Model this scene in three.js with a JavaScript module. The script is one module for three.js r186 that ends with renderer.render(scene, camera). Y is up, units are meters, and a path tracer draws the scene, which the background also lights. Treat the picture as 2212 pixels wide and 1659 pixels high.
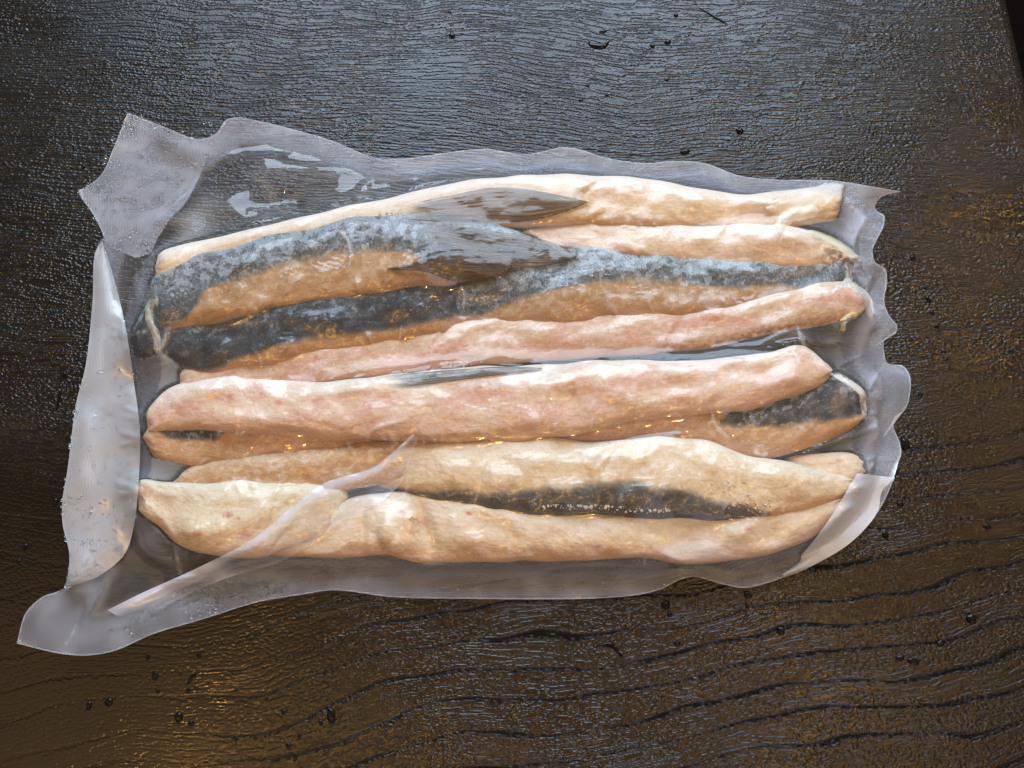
import * as THREE from 'three';

// ---------------------------------------------------------------- camera, light, exposure
const FOV = 50, TILT = THREE.MathUtils.degToRad(14), DIST = 0.338;
const scene = new THREE.Scene();
scene.background = new THREE.Color(0.115, 0.107, 0.09);          // dim room all round
const camera = new THREE.PerspectiveCamera(FOV, 4 / 3, 0.01, 20);
camera.up.set(0, 0, -1);
camera.position.set(0, DIST * Math.cos(TILT), DIST * Math.sin(TILT));
camera.lookAt(0, 0, 0);
scene.add(camera);
const renderer = new THREE.WebGLRenderer({ antialias: true });
renderer.toneMapping = THREE.LinearToneMapping;
renderer.toneMappingExposure = 1.12;
renderer.shadowMap.enabled = true;

function area(color, intensity, w, h, pos, target) {
  const l = new THREE.RectAreaLight(color, intensity, w, h);
  l.position.set(...pos); l.lookAt(...target); scene.add(l); return l;
}
area(0xcbe0f6, 8.2, 1.95, 1.5, [0.02, 1.32, -1.72], [0, 0.1, 0]);       // window beyond the table
area(0xffc57c, 0.66, 1.8, 1.7, [-1.2, 2.1, 0.92], [-1.2, 0, 0.92]);   // warm lit ceiling, left of the photographer
area(0xffca88, 0.3, 2.2, 2.8, [1.5, 2.1, 0.2], [1.5, 0, 0.2]);         // warm lit ceiling, right
area(0xd6e4ff, 1.7, 1.4, 1.3, [0.75, 1.3, 2.1], [0.1, 0, 0]);           // second window, behind the photographer
for (const [x, y, z, i, r] of [[1.36, 1.8, -0.92, 0.6, 1.2], [1.4, 1.8, -0.5, 0.6, 1.2], [0.75, 1.9, 0.35, 0.85, 1.1], [-0.75, 1.9, 0.75, 0.85, 1.1], [0.3, 2.0, 1.3, 0.85, 1.1], [0.9, 1.5, 1.5, 0.85, 1.1], [-0.2, 2.1, 0.75, 1.0, 1.0]]) {
  const p = new THREE.PointLight(0xffc068, i, 0, 2); p.position.set(x, y, z); p.castShadow = true; p.shadow.radius = r; scene.add(p);
}

// ---------------------------------------------------------------- helpers
const F_PIX = 829.5 / Math.tan(THREE.MathUtils.degToRad(FOV / 2));
const CT = Math.cos(TILT), ST = Math.sin(TILT);
// a spot seen in the photograph (2212 x 1659 grid), laid on the level y = h
function at(px, py, h = 0) {
  const a = px - 1106, b = 829.5 - py;
  const dx = a, dy = -CT * F_PIX + ST * b, dz = -ST * F_PIX - CT * b;
  const k = (h - DIST * CT) / dy;
  return [dx * k, h, DIST * ST + dz * k];
}
const clamp = (x, a = 0, b = 1) => Math.min(b, Math.max(a, x));
const lerp = (a, b, t) => a + (b - a) * t;
const sstep = (a, b, x) => { const t = clamp((x - a) / (b - a)); return t * t * (3 - 2 * t); };
let seedState = 12345;
const rnd = () => { seedState = (seedState * 1664525 + 1013904223) >>> 0; return seedState / 4294967296; };
const PERM = new Uint8Array(512), GX = new Float32Array(256), GY = new Float32Array(256);
{ const p = [...Array(256).keys()]; for (let i = 255; i > 0; i--) { const j = Math.floor(rnd() * (i + 1)); [p[i], p[j]] = [p[j], p[i]]; }
  for (let i = 0; i < 512; i++) PERM[i] = p[i & 255];
  for (let i = 0; i < 256; i++) { const a = rnd() * Math.PI * 2; GX[i] = Math.cos(a); GY[i] = Math.sin(a); } }
function noise(x, y) {                                           // gradient noise, about -0.7 .. 0.7
  const xi = Math.floor(x), yi = Math.floor(y), fx = x - xi, fy = y - yi, X = xi & 255, Y = yi & 255;
  const u = fx * fx * fx * (fx * (fx * 6 - 15) + 10), v = fy * fy * fy * (fy * (fy * 6 - 15) + 10);
  const a = PERM[PERM[X] + Y], b = PERM[PERM[X + 1] + Y], c = PERM[PERM[X] + Y + 1], d = PERM[PERM[X + 1] + Y + 1];
  const n0 = GX[a] * fx + GY[a] * fy, n1 = GX[b] * (fx - 1) + GY[b] * fy, n2 = GX[c] * fx + GY[c] * (fy - 1), n3 = GX[d] * (fx - 1) + GY[d] * (fy - 1);
  return (n0 + (n1 - n0) * u) + ((n2 + (n3 - n2) * u) - (n0 + (n1 - n0) * u)) * v;
}
function fbm(x, y, o = 3) { let s = 0, a = 1, t = 0; for (let i = 0; i < o; i++) { s += a * noise(x, y); t += a; x = x * 2.03 + 17.3; y = y * 2.03 + 9.1; a *= 0.5; } return s / t * 1.5; }
function dataTex(w, h, fn, srgb) {                               // fn(i, j, out) fills out[0..2] with 0..255
  const d = new Uint8Array(w * h * 4), o = [0, 0, 0, 255];
  for (let j = 0; j < h; j++) for (let i = 0; i < w; i++) { fn(i, j, o); const k = (j * w + i) * 4; d[k] = clamp(o[0], 0, 255); d[k + 1] = clamp(o[1], 0, 255); d[k + 2] = clamp(o[2], 0, 255); d[k + 3] = clamp(o[3], 0, 255); }
  const t = new THREE.DataTexture(d, w, h); t.magFilter = t.minFilter = THREE.LinearFilter;
  if (srgb) t.colorSpace = THREE.SRGBColorSpace;
  t.needsUpdate = true; return t;
}
// a polyline turned into n evenly spaced points (rounded through its corners)
function resample(pts, n, smooth = true) {
  let P = pts.map((p) => new THREE.Vector3(p[0], p[1], 0));
  if (smooth && P.length > 2) P = new THREE.CatmullRomCurve3(P, false, 'centripetal').getPoints(P.length * 12);
  const L = [0]; for (let i = 1; i < P.length; i++) L.push(L[i - 1] + P[i].distanceTo(P[i - 1]));
  const out = []; let k = 0;
  for (let i = 0; i < n; i++) {
    const l = L[L.length - 1] * i / (n - 1); while (k < P.length - 2 && L[k + 1] < l) k++;
    const t = (l - L[k]) / Math.max(1e-9, L[k + 1] - L[k]); out.push([lerp(P[k].x, P[k + 1].x, t), lerp(P[k].y, P[k + 1].y, t)]);
  }
  return out;
}
function interp(rows, u, c) {                                    // rows sorted by column 0
  if (u <= rows[0][0]) return rows[0][c];
  for (let i = 1; i < rows.length; i++) if (u <= rows[i][0]) { const t = (u - rows[i - 1][0]) / (rows[i][0] - rows[i - 1][0]); return lerp(rows[i - 1][c], rows[i][c], t * t * (3 - 2 * t)); }
  return rows[rows.length - 1][c];
}
function segDist(x, y, P) { let m = 1e9; for (let i = 1; i < P.length; i++) { const ax = P[i - 1][0], ay = P[i - 1][1], bx = P[i][0] - ax, by = P[i][1] - ay; const t = clamp(((x - ax) * bx + (y - ay) * by) / (bx * bx + by * by + 1e-12)); const ex = x - ax - bx * t, ey = y - ay - by * t, d = ex * ex + ey * ey; if (d < m) m = d; } return Math.sqrt(m); }
function inPoly(x, y, P) { let c = false; for (let i = 0, j = P.length - 1; i < P.length; j = i++) if ((P[i][1] > y) !== (P[j][1] > y) && x < (P[j][0] - P[i][0]) * (y - P[i][1]) / (P[j][1] - P[i][1]) + P[i][0]) c = !c; return c; }
const flat = (pts) => pts.map(([x, y]) => { const w = at(x, y); return [w[0], w[2]]; });

const used = {};
function numbered(n) { if (!(n in used)) { used[n] = 0; return n; } used[n]++; return n + '_' + String(used[n]).padStart(3, '0'); }
function tag(o, label, category, group, kind) { if (label) o.userData.label = label; if (category) o.userData.category = category; if (group) o.userData.group = group; if (kind) o.userData.kind = kind; return o; }
function thing(name, label, category, pos, group) { const g = new THREE.Group(); g.name = numbered(name); g.position.set(...pos); scene.add(g); return tag(g, label, category, group); }
function mesh(name, geo, mat, parent) { const m = new THREE.Mesh(geo, mat); m.name = name; m.castShadow = m.receiveShadow = true; parent.add(m); return m; }
// one indexed surface cut into several meshes that keep the shared normals; pick(face centre index triple) -> part key
function split(geo, pick) {
  const idx = geo.index.array, by = {};
  for (let i = 0; i < idx.length; i += 3) { const k = pick(idx[i], idx[i + 1], idx[i + 2]); if (k !== null) (by[k] ??= []).push(idx[i], idx[i + 1], idx[i + 2]); }
  const out = {};
  for (const k in by) {
    const map = new Map(), list = []; const ni = by[k].map((v) => { if (!map.has(v)) { map.set(v, list.length); list.push(v); } return map.get(v); });
    const g = new THREE.BufferGeometry();
    for (const [n, s] of [['position', 3], ['normal', 3], ['uv', 2]]) { const src = geo.attributes[n].array, a = new Float32Array(list.length * s); list.forEach((v, q) => { for (let c = 0; c < s; c++) a[q * s + c] = src[v * s + c]; }); g.setAttribute(n, new THREE.BufferAttribute(a, s)); }
    g.setIndex(ni); out[k] = g;
  }
  return out;
}
function gridGeo(nu, nv, fn, wrapV = false) {                     // fn(i, j) -> [x, y, z, u, v]
  const pos = new Float32Array(nu * nv * 3), uv = new Float32Array(nu * nv * 2), idx = [];
  for (let i = 0; i < nu; i++) for (let j = 0; j < nv; j++) { const r = fn(i, j), k = i * nv + j; pos.set(r.slice(0, 3), k * 3); uv.set(r.slice(3, 5), k * 2); }
  for (let i = 0; i < nu - 1; i++) for (let j = 0; j < (wrapV ? nv : nv - 1); j++) { const a = i * nv + j, b = i * nv + (j + 1) % nv, c = a + nv, d = b + nv; idx.push(a, c, b, b, c, d); }
  const g = new THREE.BufferGeometry(); g.setAttribute('position', new THREE.BufferAttribute(pos, 3)); g.setAttribute('uv', new THREE.BufferAttribute(uv, 2)); g.setIndex(idx); g.computeVertexNormals(); return g;
}

// ---------------------------------------------------------------- the table and the floor below it
const TABLE_W = 0.6, TABLE_H = 0.4545, TCX = 0, TCZ = -0.05;      // size and middle of one grain sheet
const TW = 2048, TH = 1552;
const grainH = new Float32Array(TW * TH), grainG = new Float32Array(TW * TH), grainC = new Float32Array(TW * TH);
for (let j = 0; j < TH; j++) for (let i = 0; i < TW; i++) {
  const x = (i / TW) * TABLE_W * 1000, z = (j / TH) * TABLE_H * 1000;       // millimetres
  const zz = z + 13 * noise(x / 130 + 3, z / 95) + 3.2 * noise(x / 34, z / 26 + 9) - 0.05 * x;
  const lower = sstep(-10, 50, z - 305 + 0.17 * (x - 300)), left = sstep(300, 160, x) * sstep(270, 330, z);   // the near side carries deeper growth lines
  const lw = sstep(120, 330, z + 0.1 * x), flow = lerp(zz, z + 0.15 * x + 13 * noise(x / 85 + 7, z / 70 + 1) + 2.6 * noise(x / 24, z / 14), lower), dash = noise(x / lerp(17, 9, lw) + 11 + 0.6 * noise(x / 5, zz / 3), flow / lerp(0.74, 0.7, lw) + 0.35 * noise(x / 4 + 9, zz / 2.5)), worm = noise(x / lerp(1.6, 1.5, lw) + 5, zz / lerp(0.8, 0.95, lw) + 40), fine = noise(x / 1.3, zz / 0.5 + 77);
  const mixn = sstep(-0.25, 0.3, noise(x / 40 + 60, zz / 14 + 3) + 0.8 * (lw - 0.8));
  const g = lerp(dash * 1.25 + worm * 0.22, worm * 0.85 + dash * 0.5, mixn) + fine * 0.15;
  const plateau = sstep(-0.13, 0.07, g + 0.05), bead = 1 - sstep(0.0, 0.12, Math.abs(g - 0.02));
  const z2 = z + 0.15 * x + 13 * noise(x / 85 + 7, z / 70 + 1) + 2.6 * noise(x / 24, z / 14) + 0.8 * worm + 0.5 * dash, ph = z2 / 11 + 0.3 * noise(x / 130 + 31, z / 17), fr = Math.abs(ph - Math.floor(ph) - 0.5);
  const thick = 0.02 + 0.12 * Math.min(0.55, Math.max(0, noise(x / 40 + 3, Math.floor(ph) * 7.7) + 0.3));
  const groove = (1 - sstep(thick * 0.55, thick, fr + 0.06 * worm + 0.035 * dash + 0.02 * fine)) * lower * (1 - 0.8 * left);
  const long = Math.abs(noise(x / 150 + 20, zz / 8 + 8) + 0.09 * worm + 0.06 * dash), faint = (1 - sstep(0.01, 0.05, long)) * 0.5 * (1 - lower);
  const calm = 1 - Math.max(0.82 * left, 0.4 * sstep(0.12, 0.4, noise(x / 75 + 90, z / 55 + 12)));   // worn, smoother patches
  grainH[j * TW + i] = clamp(0.5 + (0.34 * (plateau - 0.5) + 0.14 * bead) * calm + 0.06 * noise(x / 0.7, z / 0.7) * calm - 0.4 * groove - 0.3 * faint);
  grainG[j * TW + i] = Math.max(groove, faint * 0.6); grainC[j * TW + i] = left;
}
const wrapT = (t) => { t.wrapS = t.wrapT = THREE.MirroredRepeatWrapping; return t; };
const tableBump = wrapT(dataTex(TW, TH, (i, j, o) => { o[0] = o[1] = o[2] = 255 * grainH[j * TW + i]; }));
const tableCol = wrapT(dataTex(1024, 776, (i, j, o) => {
  const k = Math.min(TH - 1, j * 2) * TW + i * 2, h = grainH[k], g = grainG[k], t = noise(i / 90, j / 18) * 0.12;
  const s = clamp(0.85 + 0.4 * (h - 0.5) + t - 0.95 * g, 0.08, 1.2); o[0] = 26 * s; o[1] = 19 * s; o[2] = 12 * s;
}, true));
const tableRough = wrapT(dataTex(1024, 776, (i, j, o) => { const k = Math.min(TH - 1, j * 2) * TW + i * 2; o[0] = o[2] = 0; o[1] = 255 * clamp(0.42 + 0.16 * noise(i / 70 + 4, j / 40) - 0.1 * (grainH[k] - 0.5) + 0.45 * grainG[k] - 0.14 * grainC[k]); }));
const tableSpec = wrapT(dataTex(1024, 776, (i, j, o) => { const k = Math.min(TH - 1, j * 2) * TW + i * 2; o[3] = 255 * clamp(1 - 0.7 * grainG[k], 0.3, 1); }));
const tableMat = new THREE.MeshPhysicalMaterial({ map: tableCol, bumpMap: tableBump, bumpScale: 0.00056, specularIntensityMap: tableSpec, roughness: 0.66, roughnessMap: tableRough, metalness: 0, ior: 1.5 });
{
  const e0 = at(2186, 0), e1 = at(2234, 205), m = (e1[0] - e0[0]) / (e1[2] - e0[2]), xe = (z) => e0[0] + m * (z - e0[2]);
  const zf = -0.62, zn = 0.55, B = 0.006;
  const sh = new THREE.Shape([[-0.85, -zn + B], [xe(zn) - B, -zn + B], [xe(zf) - B, -zf - B], [-0.85, -zf - B]].map((p) => new THREE.Vector2(...p)));
  const g = new THREE.ExtrudeGeometry(sh, { depth: 0.028, bevelEnabled: true, bevelSize: B, bevelThickness: B, bevelSegments: 5, steps: 1 });
  g.rotateX(-Math.PI / 2); g.translate(0, -0.034, 0);
  const p = g.attributes.position, uv = g.attributes.uv;
  for (let i = 0; i < p.count; i++) uv.setXY(i, (p.getX(i) - TCX) / TABLE_W + 0.5, (p.getZ(i) - TCZ) / TABLE_H + 0.5);
  const t = thing('table', 'dark brown table with an embossed wood grain top under the sealed bag', 'table', [0, -0.74, 0]);
  t.userData.kind = 'structure';
  const top = mesh('table_top', g, tableMat, t); top.position.y = 0.74;
  const legMat = new THREE.MeshStandardMaterial({ color: 0x1a1410, roughness: 0.5 });
  for (const [x, z] of [[-0.7, -0.5], [0.2, -0.5], [-0.7, 0.42], [0.14, 0.42]]) { const l = mesh('leg', new THREE.BoxGeometry(0.05, 0.704, 0.05), legMat, t); l.position.set(x, 0.353, z); }
  const fl = mesh('floor', new THREE.PlaneGeometry(6, 6), new THREE.MeshPhysicalMaterial({ color: 0x0c0806, roughness: 0.9, specularIntensity: 0.1 }), scene);
  fl.rotation.x = -Math.PI / 2; fl.position.y = -0.74; tag(fl, 'dark floor showing past the table edge', null, null, 'structure');
}

// ---------------------------------------------------------------- height of what lies in the bag, on a 1 mm grid
const GX0 = -0.25, GZ0 = -0.2, GS = 0.0007, GNX = 714, GNZ = 544;
const heap = new Float32Array(GNX * GNZ);
function raise(x, y, z) { const i = Math.round((x - GX0) / GS), j = Math.round((z - GZ0) / GS); if (i < 0 || j < 0 || i >= GNX || j >= GNZ) return; const k = j * GNX + i; if (y > heap[k]) heap[k] = y; }
function sample(f, x, z) { const a = clamp((x - GX0) / GS, 0, GNX - 1.001), b = clamp((z - GZ0) / GS, 0, GNZ - 1.001), i = Math.floor(a), j = Math.floor(b), u = a - i, v = b - j, k = j * GNX + i; return lerp(lerp(f[k], f[k + 1], u), lerp(f[k + GNX], f[k + GNX + 1], u), v); }
function raiseGeo(g) {
  const p = g.attributes.position.array, ix = g.index.array;
  for (let t = 0; t < ix.length; t += 3) { const a = ix[t] * 3, b = ix[t + 1] * 3, c = ix[t + 2] * 3;
    for (let u = 0; u <= 4; u++) for (let v = 0; v <= 4 - u; v++) { const w = 4 - u - v; raise((p[a] * u + p[b] * v + p[c] * w) / 4, (p[a + 1] * u + p[b + 1] * v + p[c + 1] * w) / 4, (p[a + 2] * u + p[b + 2] * v + p[c + 2] * w) / 4); } }
}

// pressed-in ridges and creases of the film: [points, width mm, height mm, milkiness]
const CREASES = [
  [[[1672, 530], [1686, 492], [1700, 468], [1738, 456]], 1.4, 1.6, 0.45], [[[1690, 488], [1740, 498], [1790, 522], [1862, 560]], 1.3, 1.2, 0.4], [[[1886, 448], [1856, 496], [1842, 536]], 2, 1.6, 0.25],
  [[[1815, 470], [1850, 505], [1900, 520]], 1.4, 1.2, 0.2], [[[1826, 580], [1836, 612], [1868, 640], [1882, 690]], 1.6, 1.8, 0.5], [[[1820, 720], [1828, 690], [1842, 672]], 1.3, 1.4, 0.45],
  [[[1538, 890], [1546, 918], [1572, 944]], 1.2, 1.1, 0.35], [[[792, 952], [800, 932], [842, 914], [890, 904]], 1.2, 1.2, 0.35], [[[716, 492], [744, 508], [758, 548], [752, 590]], 1.0, 1.1, 0.3],
  [[[530, 372], [572, 400], [604, 466]], 3.2, 2.2, 0.1], [[[692, 368], [650, 410], [606, 466]], 3.4, 2.4, 0.1], [[[800, 350], [792, 400], [770, 440], [700, 452]], 3, 2.0, 0.1], [[[530, 376], [600, 366], [690, 372], [780, 392]], 3.2, 2.0, 0.1], [[[480, 440], [560, 462], [606, 468]], 3, 1.8, 0.1], [[[770, 440], [850, 420], [960, 395], [1080, 370]], 1.5, 1.4, 0.15],
  [[[1000, 668], [1003, 640], [996, 618]], 1.1, 0.9, 0.3], [[[1140, 500], [1200, 532], [1240, 562]], 1.2, 0.9, 0.3],
  [[[1176, 962], [1214, 986], [1252, 974], [1276, 986], [1330, 958], [1425, 952]], 1.0, 0.8, 0.35], [[[1590, 1162], [1640, 1122], [1690, 1086]], 2.2, 1.3, 0.1],
  [[[1868, 872], [1880, 830], [1902, 795]], 1.4, 1.6, 0.25], [[[1800, 812], [1830, 830], [1866, 856]], 1.1, 1.0, 0.4], [[[1862, 890], [1872, 912]], 1.2, 1.2, 0.4], [[[1740, 975], [1860, 935], [1935, 905]], 1.5, 1.4, 0.15], [[[1870, 1020], [1890, 1000], [1900, 990]], 1.6, 1.6, 0.2],
  [[[830, 1192], [850, 1178], [862, 1166]], 1.2, 1.3, 0.35], [[[1392, 1198], [1392, 1226]], 1.0, 1.2, 0.3], [[[1500, 1245], [1450, 1205], [1415, 1188]], 1.8, 1.2, 0.15],
  [[[430, 330], [400, 400], [300, 480], [232, 520]], 1.6, 1.8, 0.1], [[[460, 320], [425, 400], [330, 480], [290, 545]], 1.4, 1.4, 0.1], [[[232, 470], [300, 440], [352, 425]], 2, 2.0, 0.1], [[[190, 412], [240, 440], [310, 452]], 2.2, 2.0, 0.1],
  [[[175, 1300], [160, 1360], [135, 1405]], 1.6, 1.8, 0.2], [[[205, 1265], [190, 1330], [175, 1400]], 1.4, 1.4, 0.15], [[[375, 1170], [385, 1220], [390, 1240]], 1.6, 1.2, 0.3], [[[330, 1100], [352, 1120], [380, 1160]], 1.4, 1.0, 0.3],
  [[[690, 1048], [560, 1042], [420, 1048]], 0.9, 0.7, 0.25], [[[330, 600], [318, 660], [345, 740]], 1.3, 1.3, 0.35], [[[345, 780], [352, 745], [370, 700]], 1.2, 0.9, 0.2], [[[460, 840], [475, 822], [520, 822]], 1.0, 0.9, 0.3],
  [[[1640, 745], [1700, 720], [1740, 730], [1800, 790]], 1.6, 1.6, 0.15], [[[1660, 740], [1760, 745], [1850, 735]], 1.5, 1.5, 0.1], [[[1720, 700], [1735, 740], [1748, 770]], 1.4, 1.4, 0.35],
  ...Array.from({ length: 98 }, (_, q) => { const S = [[[1300, 488], [1700, 490]], [[460, 790], [1000, 695]], [[1000, 695], [1720, 636]], [[420, 838], [1100, 795]], [[350, 930], [900, 945]], [[900, 945], [1560, 892]], [[400, 1000], [860, 966]], [[340, 1046], [720, 1052]], [[860, 1060], [1700, 1098]], [[640, 1190], [1700, 1190]], [[420, 650], [900, 600]], [[1560, 900], [1840, 930]], [[1200, 675], [1700, 640]], [[1640, 440], [1820, 440]]][q % 14], t = rnd(), x = lerp(S[0][0], S[1][0], t), y = lerp(S[0][1], S[1][1], t) + 8 * (rnd() - 0.5), a = 0.5 + 0.9 * rnd(), l = 10 + 16 * rnd(), f = rnd() < 0.5 ? -1 : 1; return [[[x - f * l * Math.cos(a), y - l * Math.sin(a)], [x + 3 * (rnd() - 0.5), y], [x + f * l * Math.cos(a) * 0.7, y + l * Math.sin(a)]], 0.8 + 0.5 * rnd(), 0.5 + 0.6 * rnd(), 0.25]; }),
  ...[[1822, 440], [1850, 565], [1832, 590], [1872, 655], [1800, 805], [1864, 860], [1866, 900], [1864, 1000], [1700, 750]].flatMap(([x, y]) => [-0.5, 0.1, 0.6].map((a) => { const q = a + 0.4 * (rnd() - 0.5), l = 40 + 30 * rnd(); return [[[x, y], [x + l * 0.5 * Math.cos(q), y + l * 0.5 * Math.sin(q)], [x + l * Math.cos(q + 0.15), y + l * Math.sin(q + 0.15)]], 0.9 + 0.5 * rnd(), 0.9 + 0.6 * rnd(), 0.15]; })),
  ...[[340, 580], [290, 720], [365, 780], [318, 900], [312, 950], [300, 1060], [380, 1180]].flatMap(([x, y]) => [-0.4, 0.3].map((a) => { const q = Math.PI + a + 0.4 * (rnd() - 0.5), l = 30 + 30 * rnd(); return [[[x + 12, y], [x + l * 0.5 * Math.cos(q), y + l * 0.5 * Math.sin(q)], [x + l * Math.cos(q), y + l * Math.sin(q)]], 0.9 + 0.5 * rnd(), 0.8 + 0.5 * rnd(), 0.15]; })),
].map(([p, w, h, m]) => ({ p: resample(p, Math.max(8, p.length * 5)), w: w * 5.3, h: h * 0.001, m }));
function proj(x, y, z) { const dx = x, dy = y - DIST * CT, dz = z - DIST * ST, d = -dy * CT - dz * ST, v = dy * ST - dz * CT; return [1106 + dx / d * F_PIX, 829.5 - v / d * F_PIX]; }
for (const c of CREASES) { c.b = [1e9, 1e9, -1e9, -1e9]; for (const [x, z] of c.p) { c.b[0] = Math.min(c.b[0], x); c.b[1] = Math.min(c.b[1], z); c.b[2] = Math.max(c.b[2], x); c.b[3] = Math.max(c.b[3], z); } }
function segNear(x, z, P) { let m = 1e9, at_ = 0; for (let i = 1; i < P.length; i++) { const ax = P[i - 1][0], az = P[i - 1][1], bx = P[i][0] - ax, bz = P[i][1] - az, t = clamp(((x - ax) * bx + (z - az) * bz) / (bx * bx + bz * bz + 1e-12)), ex = x - ax - bx * t, ez = z - az - bz * t, d = ex * ex + ez * ez; if (d < m) { m = d; at_ = (i - 1 + t) / (P.length - 1); } } return [Math.sqrt(m), at_]; }
function creaseAt(x, z) { let h = 0, m = 0; for (const c of CREASES) { const r = c.w * 2.6; if (x < c.b[0] - r || x > c.b[2] + r || z < c.b[1] - r || z > c.b[3] + r) continue; const [dd, tt] = segNear(x, z, c.p), tp = Math.sin(Math.PI * clamp(tt, 0.03, 0.97)) ** 0.6 * (0.75 + 0.5 * noise(tt * 7, c.w * 1.7)), d = dd / c.w / (0.5 + 0.5 * tp); if (d < 2.6) { h = Math.max(h, tp * c.h * Math.exp(-d * d * 1.2)); m = Math.max(m, tp * (c.m > 0.27 ? 1 : 0.55) * c.m * Math.exp(-d * d * 2)); } } return [h, m]; }

// ---------------------------------------------------------------- the fish strips
const CREAM = [226, 204, 168], PALE = [236, 225, 202], ORANGE = [190, 154, 104], AMBER = [150, 114, 62], PINK = [210, 158, 136], WHITE = [242, 238, 230], RED = [168, 62, 58];
const DARK = [30, 31, 33], SLATE = [72, 82, 90], ICE_SHEEN = [150, 163, 172];
const mixc = (o, c, t) => { o[0] += (c[0] - o[0]) * t; o[1] += (c[1] - o[1]) * t; o[2] += (c[2] - o[2]) * t; };
let fishSeed = 0;
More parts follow.
